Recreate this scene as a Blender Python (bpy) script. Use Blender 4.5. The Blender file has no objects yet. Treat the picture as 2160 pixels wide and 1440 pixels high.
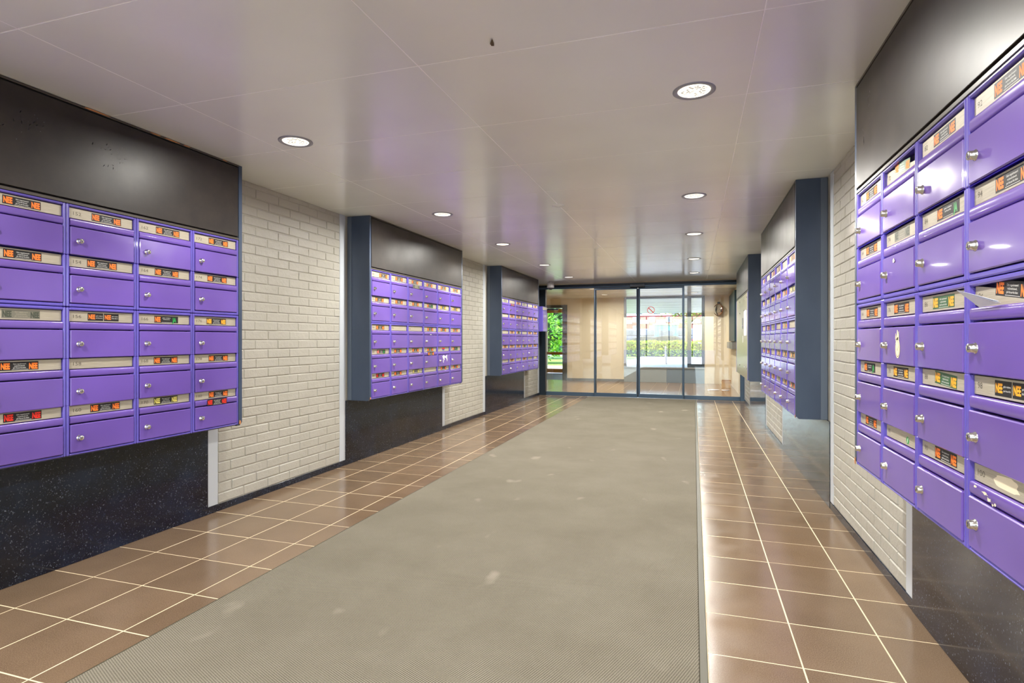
import bpy, bmesh, math, random
from mathutils import Vector, Matrix, noise
random.seed(7)
sc = bpy.context.scene
COL = bpy.context.scene.collection
PI = math.pi

# ------------------------------------------------------------------ camera, sky, sun, exposure
cam_data = bpy.data.cameras.new('camera'); cam = bpy.data.objects.new('camera', cam_data); COL.objects.link(cam)
cam.location = (0, 0, 1.15); cam.rotation_euler = (PI/2, 0, math.atan(384/1197))
cam_data.sensor_width = 36; cam_data.lens = 36*1197/2160; cam_data.shift_y = -5/2160
cam_data.clip_start = .05; cam_data.clip_end = 800
sc.camera = cam
w = bpy.data.worlds.new('sky'); sc.world = w; w.use_nodes = True
wn = w.node_tree.nodes; wl = w.node_tree.links
sky = wn.new('ShaderNodeTexSky'); sky.sky_type = 'NISHITA'; sky.sun_disc = False
sky.sun_elevation = math.radians(48); sky.sun_rotation = math.radians(250)
wl.new(sky.outputs[0], wn['Background'].inputs[0]); wn['Background'].inputs[1].default_value = .85
sun_d = bpy.data.lights.new('sun', 'SUN'); sun_d.energy = 5.0; sun_d.angle = .01; sun_d.color = (1, .95, .86)
sun = bpy.data.objects.new('sun', sun_d); COL.objects.link(sun)
sun.rotation_euler = Vector((.7, .3, -.85)).to_track_quat('-Z', 'Y').to_euler()
sun.location = (-30, 30, 40)
sc.view_settings.view_transform = 'Standard'; sc.view_settings.look = 'None'
sc.view_settings.gamma = 1; sc.view_settings.use_curve_mapping = False
sc.view_settings.exposure = 0.74
LAMP_W = 11.0
LAMP_C = (1, .965, .89)
try:
    sc.cycles.use_denoising = True
    sc.cycles.max_bounces = 10; sc.cycles.diffuse_bounces = 5; sc.cycles.glossy_bounces = 5
    sc.cycles.transparent_max_bounces = 24; sc.cycles.transmission_bounces = 8
    sc.cycles.sample_clamp_indirect = 6; sc.cycles.caustics_reflective = False; sc.cycles.caustics_refractive = False
except Exception:
    pass

# ------------------------------------------------------------------ materials
def lin(c):
    return tuple(((v/255)/12.92 if v/255 <= .04045 else (((v/255)+.055)/1.055)**2.4) for v in c) + (1,)
def mat(name, rgb, rough=.5, metal=0, spec=.5, coat=0, coat_rough=.05):
    m = bpy.data.materials.new(name); m.use_nodes = True
    b = m.node_tree.nodes['Principled BSDF']
    b.inputs['Base Color'].default_value = lin(rgb); b.inputs['Roughness'].default_value = rough
    b.inputs['Metallic'].default_value = metal; b.inputs['Specular IOR Level'].default_value = spec
    b.inputs['Coat Weight'].default_value = coat; b.inputs['Coat Roughness'].default_value = coat_rough
    return m
def N(m, t, **kw):
    n = m.node_tree.nodes.new(t)
    for k, v in kw.items(): setattr(n, k, v)
    return n
def L(m, a, b): m.node_tree.links.new(a, b)
def bs(m): return m.node_tree.nodes['Principled BSDF']
def coords(m, kind='Object', scale=(1, 1, 1)):
    t = N(m, 'ShaderNodeTexCoord'); mp = N(m, 'ShaderNodeMapping'); mp.inputs['Scale'].default_value = scale
    L(m, t.outputs[kind], mp.inputs[0]); return mp.outputs[0]
def world_pos(m, scale=(1, 1, 1)):
    t = N(m, 'ShaderNodeNewGeometry'); mp = N(m, 'ShaderNodeMapping'); mp.inputs['Scale'].default_value = scale
    L(m, t.outputs['Position'], mp.inputs[0]); return mp.outputs[0]
def noise_tex(m, vec, scale, detail=3, rough=.5):
    n = N(m, 'ShaderNodeTexNoise'); n.inputs['Scale'].default_value = scale
    n.inputs['Detail'].default_value = detail; n.inputs['Roughness'].default_value = rough
    L(m, vec, n.inputs['Vector']); return n.outputs['Fac']
def ramp(m, fac, stops):
    r = N(m, 'ShaderNodeValToRGB'); e = r.color_ramp.elements
    e[0].position, e[0].color = stops[0]; e[1].position, e[1].color = stops[1]
    for p, c in stops[2:]:
        x = e.new(p); x.color = c
    L(m, fac, r.inputs[0]); return r.outputs[0]
def mixc(m, fac, a, b, mode='MIX'):
    n = N(m, 'ShaderNodeMix', data_type='RGBA', blend_type=mode)
    for s, v in ((0, fac), (6, a), (7, b)):
        if hasattr(v, 'is_output') or isinstance(v, bpy.types.NodeSocket): L(m, v, n.inputs[s])
        else: n.inputs[s].default_value = v
    return n.outputs[2]
def math_n(m, op, a, b=None):
    n = N(m, 'ShaderNodeMath', operation=op)
    for i, v in enumerate((a, b)):
        if v is None: continue
        if isinstance(v, bpy.types.NodeSocket): L(m, v, n.inputs[i])
        else: n.inputs[i].default_value = v
    return n.outputs[0]
def bump(m, h, strength, dist=.01):
    b = N(m, 'ShaderNodeBump'); b.inputs['Strength'].default_value = strength; b.inputs['Distance'].default_value = dist
    L(m, h, b.inputs['Height']); L(m, b.outputs[0], bs(m).inputs['Normal']); return b

M = {}
# purple steel: glossy, slightly wavy sheet
def purple(name, rgb, rough, wav):
    m = mat(name, rgb, rough, 0, .6, .35, .04)
    v = world_pos(m)
    h = noise_tex(m, v, 7, 1)
    bump(m, h, wav, .02)
    n2 = noise_tex(m, v, 1.6, 2)
    c = mixc(m, .0, lin(rgb), lin(rgb))
    rr = ramp(m, n2, [(.35, lin(tuple(int(x*.93) for x in rgb))), (.65, lin(tuple(min(255, int(x*1.06)) for x in rgb)))])
    L(m, rr, bs(m).inputs['Base Color'])
    return m
M['purple_door'] = purple('purple door paint', (112, 86, 174), .2, .1)
M['purple_frame'] = purple('purple paint with highlight tint', (100, 88, 186), .28, .03)  # same paint as the doors, tinted bluer to paint in its highlights
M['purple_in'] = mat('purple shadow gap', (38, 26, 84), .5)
# beige stainless name flap
m = M['plate'] = mat('brushed steel flap', (180, 172, 152), .5, .1)
n = noise_tex(m, world_pos(m, (1, 2.5, 90)), 6, 2)
L(m, ramp(m, n, [(.3, lin((164, 156, 137))), (.7, lin((186, 178, 159)))]), bs(m).inputs['Base Color'])
M['digit'] = mat('engraved digits', (84, 78, 66), .6)
M['chrome'] = mat('chrome', (225, 225, 225), .12, 1)
M['keyhole'] = mat('keyhole black', (12, 12, 12), .6)
M['black'] = mat('sticker black', (20, 18, 18), .55)
M['black_green'] = mat('sticker green ground', (52, 96, 58), .35)
M['black_faded'] = mat('faded sticker ground', (120, 118, 104), .4)
M['orange'] = mat('sticker orange', (255, 128, 40), .6)
M['amber'] = mat('sticker amber', (255, 176, 44), .4)
M['red'] = mat('sticker red', (225, 44, 28), .4)
M['green'] = mat('sticker green', (34, 160, 72), .4)
M['pink'] = mat('sticker pink', (235, 120, 110), .4)
M['faded'] = mat('sticker faded letters', (70, 76, 62), .4)
M['pale_yellow'] = mat('sticker pale yellow', (226, 214, 110), .4)
M['white'] = mat('white print', (235, 235, 230), .5)
M['cream'] = mat('cream sticker', (238, 226, 196), .5)
M['blue'] = mat('sticker blue', (40, 66, 170), .5)
M['paper'] = mat('white paper', (225, 228, 240), .6)
m = M['fascia'] = mat('dark brown fascia board', (54, 50, 47), .38, 0, .4)
n = noise_tex(m, world_pos(m, (3, 3, 3)), 3, 5, .65)
L(m, ramp(m, n, [(.3, lin((38, 34, 32))), (.75, lin((52, 46, 42)))]), bs(m).inputs['Base Color'])
sp = noise_tex(m, world_pos(m), 4, 2)
L(m, ramp(m, sp, [(.3, (.37,)*3+(1,)), (.7, (.42,)*3+(1,))]), bs(m).inputs['Roughness'])
M['gap'] = mat('black reveal', (9, 9, 10), .7)
m = M['side'] = mat('blue grey painted side board', (62, 72, 88), .32, 0, .5)
n = noise_tex(m, world_pos(m, (1, 1, .4)), 5, 5)
L(m, ramp(m, n, [(.3, lin((54, 68, 90))), (.75, lin((68, 82, 104)))]), bs(m).inputs['Base Color'])
M['trim_dark'] = mat('dark trim strip', (70, 64, 58), .35)
M['side_strip'] = mat('grey edge strip', (92, 104, 120), .4)
M['wood_chip'] = mat('bare chipped wood', (205, 138, 82), .8)
# granite
m = M['stone'] = mat('polished black granite', (20, 24, 30), .13, 0, .55)
v = world_pos(m)
a = noise_tex(m, v, 5, 4); s1 = noise_tex(m, v, 120, 2, .6); s2 = noise_tex(m, v, 48, 3, .7)
base = ramp(m, a, [(.3, lin((14, 15, 22))), (.7, lin((26, 37, 56)))])
mk = ramp(m, s1, [(.62, (0, 0, 0, 1)), (.75, (1, 1, 1, 1))])
mk2 = ramp(m, s2, [(.63, (0, 0, 0, 1)), (.78, (.55,)*3+(1,))])
c1 = mixc(m, mk, base, lin((120, 126, 136))); c2 = mixc(m, mk2, c1, lin((92, 100, 112)))
L(m, c2, bs(m).inputs['Base Color'])
# painted brick
def brickmat(name, rgb):
    m = mat(name, rgb, .42, 0, .4)
    v = world_pos(m)
    a = noise_tex(m, v, 28, 4, .6); b2 = noise_tex(m, v, 2.2, 2)
    h = math_n(m, 'ADD', a, math_n(m, 'MULTIPLY', noise_tex(m, v, 110, 2), .35))
    bump(m, h, .55, .006)
    L(m, ramp(m, b2, [(.3, lin(tuple(x-7 for x in rgb))), (.7, lin(rgb))]), bs(m).inputs['Base Color'])
    return m
M['brick'] = brickmat('white painted brick', (186, 183, 172))
M['mortar'] = brickmat('white painted mortar', (182, 179, 168))
M['plaster'] = mat('smooth white edge strip', (200, 206, 212), .35)
# tiles
m = M['tile'] = mat('brown glazed floor tile', (128, 98, 76), .2, 0, .5)
v = world_pos(m)
g = noise_tex(m, v, 260, 2, .6); bl = noise_tex(m, v, 3.2, 4)
oi = N(m, 'ShaderNodeObjectInfo')
c = ramp(m, bl, [(.3, lin((100, 80, 62))), (.7, lin((120, 98, 78)))])
c = mixc(m, ramp(m, g, [(.35, (0, 0, 0, 1)), (.75, (.75,)*3+(1,))]), c, lin((142, 122, 98)))
rv = ramp(m, oi.outputs['Random'], [(0, (.9,)*3+(1,)), (1, (1.06,)*3+(1,))])
c = mixc(m, 1.0, c, rv, 'MULTIPLY')
L(m, c, bs(m).inputs['Base Color'])
L(m, ramp(m, noise_tex(m, v, 5, 3), [(.3, (.13,)*3+(1,)), (.7, (.24,)*3+(1,))]), bs(m).inputs['Roughness'])
bump(m, g, .05, .002)
M['grout'] = mat('beige grout', (232, 212, 176), .7)
m = M['tile_far'] = mat('brown tile field', (128, 98, 76), .18, 0, .5)
v = world_pos(m)
br = N(m, 'ShaderNodeTexBrick'); br.offset = 0
br.inputs['Color1'].default_value = lin((128, 100, 78)); br.inputs['Color2'].default_value = lin((138, 108, 84)); br.inputs['Mortar'].default_value = lin((190, 170, 140))
br.inputs['Scale'].default_value = 1; br.inputs['Mortar Size'].default_value = .004; br.inputs['Brick Width'].default_value = .3125; br.inputs['Row Height'].default_value = .33
L(m, v, br.inputs['Vector']); L(m, br.outputs[0], bs(m).inputs['Base Color'])
# carpet
m = M['carpet'] = mat('woven entrance mat', (120, 108, 92), .95, 0, .15)
v = world_pos(m)
sx = N(m, 'ShaderNodeSeparateXYZ'); L(m, v, sx.inputs[0])
k = 2*PI/.0125
wx = math_n(m, 'SINE', math_n(m, 'MULTIPLY', math_n(m, 'ADD', sx.outputs[0], math_n(m, 'MULTIPLY', sx.outputs[1], .5)), k))
wy = math_n(m, 'SINE', math_n(m, 'MULTIPLY', math_n(m, 'SUBTRACT', sx.outputs[1], math_n(m, 'MULTIPLY', sx.outputs[0], .35)), k))
wv = math_n(m, 'ADD', math_n(m, 'MULTIPLY', math_n(m, 'MULTIPLY', wx, wy), .5), .5)
nz = noise_tex(m, v, 300, 2, .7)
wv2 = math_n(m, 'ADD', math_n(m, 'MULTIPLY', wv, .6), math_n(m, 'MULTIPLY', nz, .5))
c = ramp(m, wv2, [(.25, lin((78, 73, 62))), (.8, lin((148, 142, 126)))])
big = noise_tex(m, v, 2.2, 4, .6)
c = mixc(m, 1.0, c, ramp(m, big, [(.3, (.88, .87, .85, 1)), (.7, (1.06, 1.06, 1.06, 1))]), 'MULTIPLY')
st = noise_tex(m, world_pos(m, (1.4, 1, 1)), 3.3, 2, .4)
c = mixc(m, ramp(m, st, [(.69, (0, 0, 0, 1)), (.78, (.35,)*3+(1,))]), c, lin((186, 176, 160)))
L(m, c, bs(m).inputs['Base Color']); bump(m, wv2, .8, .004)
M['carpet_edge'] = mat('olive rubber edging', (62, 58, 36), .45)
# ceiling panels
m = M['ceiling'] = mat('beige lacquered ceiling panel', (214, 208, 196), .2, 0, .6)
v = world_pos(m)
n = noise_tex(m, v, 1.3, 2)
L(m, ramp(m, n, [(.3, lin((236, 238, 232))), (.7, lin((245, 248, 242)))]), bs(m).inputs['Base Color'])
bump(m, noise_tex(m, v, 2.4, 2), .06, .03)
M['ceil_gap'] = mat('panel joint with painted glint', (255, 255, 252), .3)  # near-white paints in the glint that bevelled panel edges would catch
M['ring'] = mat('white lamp ring', (150, 152, 156), .3)
m = M['lamp_glass'] = mat('lit lamp glass', (120, 116, 110), .2)
v = coords(m); vo = N(m, 'ShaderNodeTexVoronoi'); vo.inputs['Scale'].default_value = 75; L(m, v, vo.inputs['Vector'])
bs(m).inputs['Emission Color'].default_value = (1, .9, .76, 1)
L(m, ramp(m, vo.outputs['Distance'], [(.15, (.04,)*3+(1,)), (.5, (.75,)*3+(1,))]), bs(m).inputs['Emission Strength'])
m = M['lamp_tube'] = mat('lit lamp rim', (255, 250, 240), .3)
bs(m).inputs['Emission Color'].default_value = (1, .9, .74, 1); bs(m).inputs['Emission Strength'].default_value = 1.5
M['alu'] = mat('blue grey door aluminium', (66, 84, 104), .28, .35)
M['alu_dark'] = mat('dark door aluminium', (20, 32, 44), .3, .2)
M['seal'] = mat('black rubber seal', (10, 12, 14), .6)
M['sensor'] = mat('black sensor plastic', (10, 10, 12), .25)
# architectural glass: fresnel mix of clear and mirror
def glass(name, tint, ior):
    m = bpy.data.materials.new(name); m.use_nodes = True; nt = m.node_tree; nt.nodes.clear()
    o = nt.nodes.new('ShaderNodeOutputMaterial'); t = nt.nodes.new('ShaderNodeBsdfTransparent'); g = nt.nodes.new('ShaderNodeBsdfGlossy')
    f = nt.nodes.new('ShaderNodeFresnel'); mx = nt.nodes.new('ShaderNodeMixShader')
    t.inputs[0].default_value = tint; g.inputs['Roughness'].default_value = 0; f.inputs[0].default_value = ior
    nt.links.new(f.outputs[0], mx.inputs[0]); nt.links.new(t.outputs[0], mx.inputs[1]); nt.links.new(g.outputs[0], mx.inputs[2])
    nt.links.new(mx.outputs[0], o.inputs[0]); return m
M['glass'] = glass('door glass', (.97, .98, .97, 1), 1.72)
M['glass2'] = glass('window glass', (.97, .98, .98, 1), 1.4)
M['wall_paint'] = mat('cream wall paint', (222, 208, 180), .5)
M['grey_panel'] = mat('grey spandrel panel', (150, 158, 160), .5)
M['grey_panel2'] = mat('blue grey spandrel panel', (112, 128, 142), .5)
M['dark_frame'] = mat('dark olive door frame', (70, 70, 60), .4)
M['win_frame'] = mat('slate window frame', (50, 62, 72), .4)
M['yellow'] = mat('yellow ochre door paint', (226, 150, 6), .35)
M['teal'] = mat('dark teal board', (16, 56, 72), .35)
M['grey'] = mat('mid grey metal', (120, 120, 118), .4)
M['steel'] = mat('brushed steel panel', (196, 184, 152), .28, .75)
M['mirror'] = mat('convex mirror', (230, 230, 230), .05, 1)
M['orange_rim'] = mat('orange brown rim', (150, 86, 26), .4)
M['cam_white'] = mat('white camera housing', (200, 198, 196), .35)
M['dome'] = mat('smoked dome', (50, 50, 54), .1)
M['cardboard'] = mat('cardboard', (206, 170, 120), .7)
M['flake'] = mat('brown flake', (96, 80, 56), .8)
# outdoors
m = M['pave'] = mat('pale paving', (188, 184, 178), .8)
v = world_pos(m); n = noise_tex(m, v, 1.5, 5)
L(m, ramp(m, n, [(.3, lin((172, 168, 164))), (.7, lin((204, 200, 194)))]), bs(m).inputs['Base Color'])
M['asphalt'] = mat('asphalt', (120, 122, 126), .85)
m = M['lawn'] = mat('lawn', (120, 168, 60), .9)
L(m, ramp(m, noise_tex(m, world_pos(m), 9, 4), [(.3, lin((96, 140, 44))), (.7, lin((168, 200, 90)))]), bs(m).inputs['Base Color'])
def leafmat(name, a, b2):
    m = mat(name, a, .5, 0, .4)
    L(m, ramp(m, noise_tex(m, world_pos(m), 5, 3), [(.35, lin(a)), (.65, lin(b2))]), bs(m).inputs['Base Color'])
    bs(m).inputs['Subsurface Weight'].default_value = 0
    return m
M['hedge'] = leafmat('hedge leaves', (110, 150, 14), (186, 206, 22))
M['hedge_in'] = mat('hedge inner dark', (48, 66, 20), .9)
M['bush'] = leafmat('bush leaves', (90, 190, 40), (190, 235, 80))
M['bush2'] = leafmat('dark bush leaves', (60, 150, 70), (170, 215, 150))
M['treeleaf'] = leafmat('tree leaves', (104, 128, 40), (170, 176, 70))
M['bark'] = mat('bark', (132, 104, 66), .9)
M['redbrick'] = mat('red brick facade', (128, 58, 50), .8)
M['balcony'] = mat('white balcony panel', (178, 178, 184), .6)
M['pane_dark'] = mat('far window pane', (70, 84, 100), .15)
M['roof_white'] = mat('pale roof', (214, 222, 232), .6)
M['boat'] = mat('blue grey barge hull', (66, 76, 98), .6)
M['boat2'] = mat('pale barge roof', (100, 108, 124), .6)
M['kiosk'] = mat('green kiosk', (60, 150, 140), .5)
M['car'] = mat('silver car paint', (130, 140, 150), .25, .5)
M['car_white'] = mat('white van paint', (236, 236, 238), .3)
M['car_glass'] = mat('car window', (52, 64, 74), .08)
M['tyre'] = mat('tyre', (24, 24, 24), .8)
M['tail'] = mat('tail light', (190, 30, 24), .3)
M['mat_grey'] = mat('grey outer mat', (120, 132, 136), .8)

# ------------------------------------------------------------------ mesh helpers
class MB:
    def __init__(s): s.v = []; s.f = []; s.m = []; s.sm = []; s.mats = []
    def mi(s, k):
        if k not in s.mats: s.mats.append(k)
        return s.mats.index(k)
    def add(s, vs, fs, k, smooth=False, T=None):
        o = len(s.v); i = s.mi(k)
        for p in vs:
            p = Vector(p)
            if T is not None: p = T @ p
            s.v.append(p)
        for f in fs: s.f.append([o+q for q in f]); s.m.append(i); s.sm.append(smooth)
    def box(s, x0, x1, y0, y1, z0, z1, k, b=0, T=None):
        lo = (min(x0, x1), min(y0, y1), min(z0, z1)); hi = (max(x0, x1), max(y0, y1), max(z0, z1))
        if b <= 0:
            vs = [(x, y, z) for x in (lo[0], hi[0]) for y in (lo[1], hi[1]) for z in (lo[2], hi[2])]
            fs = [(0, 1, 3, 2), (4, 6, 7, 5), (0, 4, 5, 1), (2, 3, 7, 6), (0, 2, 6, 4), (1, 5, 7, 3)]
            s.add(vs, fs, k, False, T); return
        b = min(b, *[(hi[i]-lo[i])*.49 for i in range(3)])
        vs = []; idx = {}
        cs = [(i, j, l) for i in (0, 1) for j in (0, 1) for l in (0, 1)]
        for c in cs:
            for a in range(3):
                p = []
                for q in range(3):
                    e = hi[q] if c[q] else lo[q]
                    if q != a: e += -b if c[q] else b
                    p.append(e)
                idx[(c, a)] = len(vs); vs.append(tuple(p))
        ctr = Vector([(lo[i]+hi[i])/2 for i in range(3)])
        fs = []
        def put(f):
            P = [Vector(vs[q]) for q in f]
            nrm = (P[1]-P[0]).cross(P[2]-P[0]); mid = sum(P, Vector())/len(P)
            fs.append(f if nrm.dot(mid-ctr) > 0 else f[::-1])
        for a in range(3):
            q, r = [i for i in range(3) if i != a]
            for sg in (0, 1):
                f = []
                for (u, w_) in ((0, 0), (1, 0), (1, 1), (0, 1)):
                    c = [0, 0, 0]; c[a] = sg; c[q] = u; c[r] = w_; f.append(idx[(tuple(c), a)])
                put(f)
            for u in (0, 1):
                for w_ in (0, 1):
                    c0 = [0, 0, 0]; c1 = [0, 0, 0]; c1[a] = 1
                    for c in (c0, c1): c[q] = u; c[r] = w_
                    c0 = tuple(c0); c1 = tuple(c1)
                    put([idx[(c0, q)], idx[(c1, q)], idx[(c1, r)], idx[(c0, r)]])
        for c in cs: put([idx[(c, 0)], idx[(c, 1)], idx[(c, 2)]])
        s.add(vs, fs, k, False, T)
    def lathe(s, prof, k, n=20, T=None, smooth=True):   # prof: (r, z) list, axis z
        vs = []; fs = []
        for r, z in prof:
            for i in range(n):
                a = 2*PI*i/n; vs.append((r*math.cos(a), r*math.sin(a), z))
        for j in range(len(prof)-1):
            for i in range(n):
                fs.append((j*n+i, j*n+(i+1) % n, (j+1)*n+(i+1) % n, (j+1)*n+i))
        s.add(vs, fs, k, smooth, T)
    def disc(s, r, z, k, n=20, T=None, flip=False):
        vs = [(r*math.cos(2*PI*i/n), r*math.sin(2*PI*i/n), z) for i in range(n)]
        s.add(vs, [tuple(range(n))[::-1] if flip else tuple(range(n))], k, False, T)
    def prism(s, prof, x0, x1, k, smooth=False, T=None, axis=0):  # closed profile extruded along axis
        n = len(prof); vs = []
        for x in (x0, x1):
            for a, b2 in prof:
                vs.append((x, a, b2) if axis == 0 else ((a, x, b2) if axis == 1 else (a, b2, x)))
        fs = [(i, (i+1) % n, n+(i+1) % n, n+i) for i in range(n)]
        s.add(vs, fs, k, smooth, T); s.add(vs, [tuple(range(n))[::-1], tuple(range(n, 2*n))], k, False, T)
    def mesh(s, name):
        me = bpy.data.meshes.new(name); me.from_pydata([tuple(p) for p in s.v], [], s.f)
        for k in s.mats: me.materials.append(M[k] if isinstance(k, str) else k)
        me.polygons.foreach_set('material_index', s.m); me.polygons.foreach_set('use_smooth', s.sm)
        me.update()
        return me
def fixn(me):
    bm = bmesh.new(); bm.from_mesh(me); bmesh.ops.recalc_face_normals(bm, faces=bm.faces); bm.to_mesh(me); bm.free(); return me
def link(name, me, parent=None, loc=None, rot=None):
    o = bpy.data.objects.new(name, me); COL.objects.link(o)
    if parent is not None: o.parent = parent
    if loc is not None: o.location = loc
    if rot is not None: o.rotation_euler = rot
    return o
def build(name, mb, parent=None, loc=None, rot=None, fix=True):
    me = mb.mesh(name)
    if fix: fixn(me)
    return link(name, me, parent, loc, rot)
def tag(o, label=None, cat=None, group=None, kind=None):
    if label: o['label'] = label
    if cat: o['category'] = cat
    if group: o['group'] = group
    if kind: o['kind'] = kind
    return o
def empty(name, loc=(0, 0, 0), rz=0, **kw):
    o = bpy.data.objects.new(name, None); COL.objects.link(o); o.location = loc; o.rotation_euler = (0, 0, rz)
    o.empty_display_size = .1
    return tag(o, **kw)

# ------------------------------------------------------------------ dimensions (metres)
LW, RW = -3.036, .885          # wall faces
LF, RF = -2.804, .683          # mailbox fronts
CEIL = 2.275
DY = 11.3                      # sliding door plane
BACKY = 15.5                   # back of the inner lobby
REAR = -3.0
BW, BZ0, BZ1 = 2.115, .597, 1.787

# ------------------------------------------------------------------ floor
fl = MB(); fl.box(LW-.3, RW+.3, REAR, DY, -.12, -.0007, 'grout')
floor = build('floor', fl); tag(floor, 'brown tiled lobby floor with pale grout lines', kind='structure')
def tile_rows(xs, y0, pitch, ymax, ymin):
    out = []; y = y0
    while y > ymin: y -= pitch
    while y < ymax:
        for a, b2 in zip(xs[:-1], xs[1:]):
            out.append((a, b2, max(y, ymin), min(y+pitch, ymax)))
        y += pitch
    return out
tiles = tile_rows([LW, -2.767, -2.455, -2.142, -1.99], 2.331, .3345, DY-.03, .75) + tile_rows([.046, .364, .677, RW], 2.53, .3297, DY-.03, .75)
cache = {}
for (a, b2, c, d) in tiles:
    key = (round(b2-a, 3), round(d-c, 3))
    if key not in cache:
        mb = MB(); mb.box(.0026, b2-a-.0026, .0026, d-c-.0026, -.01, 0, 'tile', .0008); cache[key] = mb.mesh('tile')
    link('tile', cache[key], floor, (a, c, random.uniform(-.0004, .0004)))
mb = MB()
for (x0, x1) in ((LW, -1.99), (.046, RW)):
    mb.box(x0, x1, REAR, .745, -.01, 0, 'tile_far')
o = build('rear_tile_field', mb, floor); o['kind'] = 'stuff'

# carpet
car = MB(); car.box(-1.992, .018, REAR+.1, DY-.055, -.002, .007, 'carpet', .003)
carpet = empty('floor_mat', (0, 0, 0), label='long brown woven entrance mat running down the middle of the lobby to the glass doors', cat='mat')
build('mat_pile', car, carpet)
mb = MB(); mb.box(.018, .046, REAR+.1, DY-.055, -.002, .0045, 'carpet_edge', .002)
tag(build('rubber_edging', mb, carpet), 'flat olive edging strip')
mb = MB(); mb.box(-1.999, -1.992, REAR+.1, DY-.055, -.002, .006, 'carpet_edge', .002)
build('rubber_edging', mb, carpet)
mb = MB(); mb.box(-2.03, .07, DY-.06, DY-.045, -.002, .012, 'ring', .003)
build('end_strip', mb, carpet)

# ------------------------------------------------------------------ ceiling
c = MB(); c.box(LW-.3, RW+.3, REAR, DY+.05, CEIL+.0008, CEIL+.12, 'ceil_gap')
ceiling = build('ceiling', c); tag(ceiling, 'glossy beige ceiling of large rectangular metal panels', kind='structure')
xs = [LW, -2.337, -1.084, .23, RW]; y = 1.412-.6985*3
rows = []
while y < DY: rows.append((y, min(y+.6985, DY+.02))); y += .6985
rows = [(a, b2) for a, b2 in rows if b2 > REAR]
cache = {}
for (a, b2) in rows:
    for (p, q) in zip(xs[:-1], xs[1:]):
        key = (round(q-p, 3), round(b2-a, 3))
        if key not in cache:
            mb = MB(); mb.box(.0022, q-p-.0022, .0022, b2-a-.0022, 0, .02, 'ceiling', .0008); cache[key] = mb.mesh('panel')
        link('panel', cache[key], ceiling, (p, a, CEIL+random.uniform(-.0003, .0003)), (random.uniform(-.0008, .0008), random.uniform(-.0004, .0004), 0))
mb = MB()
yy = REAR
while yy < rows[0][0]-.01:
    for (p, q) in zip(xs[:-1], xs[1:]):
        mb.box(p+.0015, q-.0015, yy+.0015, min(yy+.6985, rows[0][0])-.0015, CEIL, CEIL+.02, 'ceiling', .0018)
    yy += .6985
o = build('rear_panel_field', mb, ceiling); o['kind'] = 'stuff'
mb = MB(); mb.add([(0, 0, 0), (.012, -.03, -.001), (.02, -.075, -.004), (.006, -.06, -.008), (-.012, -.035, -.006), (-.014, -.008, -.003)], [(0, 1, 2, 3, 4, 5)], 'flake')
o = build('peeling_flake', mb, ceiling, (-.73, 2.05, CEIL-.002)); o.scale = (.6, .75, .6)

# ------------------------------------------------------------------ brick walls
def wall_base(name, x0, x1, segs, label):
    mb = MB(); mb.box(x0, x1, REAR, DY+.05, 0, CEIL+.1, 'mortar')
    o = build(name, mb); tag(o, label, kind='structure'); return o
wall_left = wall_base('wall_left', LW-.25, LW-.002, None, 'white painted brick wall on the left between the mailbox banks')
wall_right = wall_base('wall_right', RW+.002, RW+.25, None, 'white painted brick wall on the right between the mailbox banks')
def bricks(wall, X, side, segs, cap):
    # side=+1 : face looks towards +X (left wall); -1 looks towards -X
    allb = []
    for (y0, y1) in segs:
        ya, yb = y0+.085, y1-.085
        z = .047; r = 0
        while z < CEIL-.01:
            zh = min(.0685, CEIL-z)
            y = ya - (.118 if r % 2 else 0) - random.uniform(0, .02)
            while y < yb:
                ln = .236*random.choice((1, 1, 1, 1, .98, 1.02))
                a = max(y, ya); b2 = min(y+ln, yb)
                if b2-a > .03: allb.append((a, b2, z, z+zh))
                y += ln
            z += .0685; r += 1
    allb.sort(key=lambda t: t[0]+.4*abs(t[2]-1))
    mbs = MB(); cache = {}
    for i, (a, b2, z0, z1) in enumerate(allb):
        ln = round((b2-a)/.012)*.012; hh = round(z1-z0, 3)
        d = random.choice((.0100, .0108, .0116))
        if i < cap:
            key = (ln, hh, d, i % 3)
            if key not in cache:
                mb = MB(); mb.box(0, .012, .003, ln-.003, .003, hh-.0035, 'brick', .0042)
                T = [random.uniform(-.0014, .0014) for _ in mb.v]
                for q, p in enumerate(mb.v):
                    if p.x > .006: p.x = d-.0 + (p.x-.012) + T[q]*.6
                    p.z += T[q-1]; p.y += T[q-2]
                if side < 0:
                    for p in mb.v: p.x = -p.x
                me = mb.mesh('brick'); cache[key] = me if side > 0 else fixn(me)
            link('brick', cache[key], wall, (X-.008*side, a, z0))
        else:
            e = d-.008
            xa, xb = (X-.008, X+e) if side > 0 else (X-e, X+.008)
            mbs.box(xa, xb, a+.003, b2-.003, z0+.003, z1-.0035, 'brick', .004)
    o = build('brick_field', mbs, wall, fix=False); o['kind'] = 'stuff'
Lseg = [(2.93, 4.47), (6.56, 8.11), (10.17, 11.28)]
Rseg = [(2.80, 4.33), (6.47, 7.98), (10.1, 11.2)]
bricks(wall_left, LW, 1, Lseg, 298); bricks(wall_right, RW, -1, Rseg, 298)
def strips(wall, X, side, segs):
    for (y0, y1) in segs:
        for (a, b2) in ((y0, y0+.085), (y1-.085, y1)):
            mb = MB(); mb.box(X-.008*side, X+.004*side, a, b2, .046, CEIL, 'plaster', .003)
            build('edge_strip', mb, wall)
strips(wall_left, LW, 1, Lseg); strips(wall_right, RW, -1, Rseg)
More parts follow.
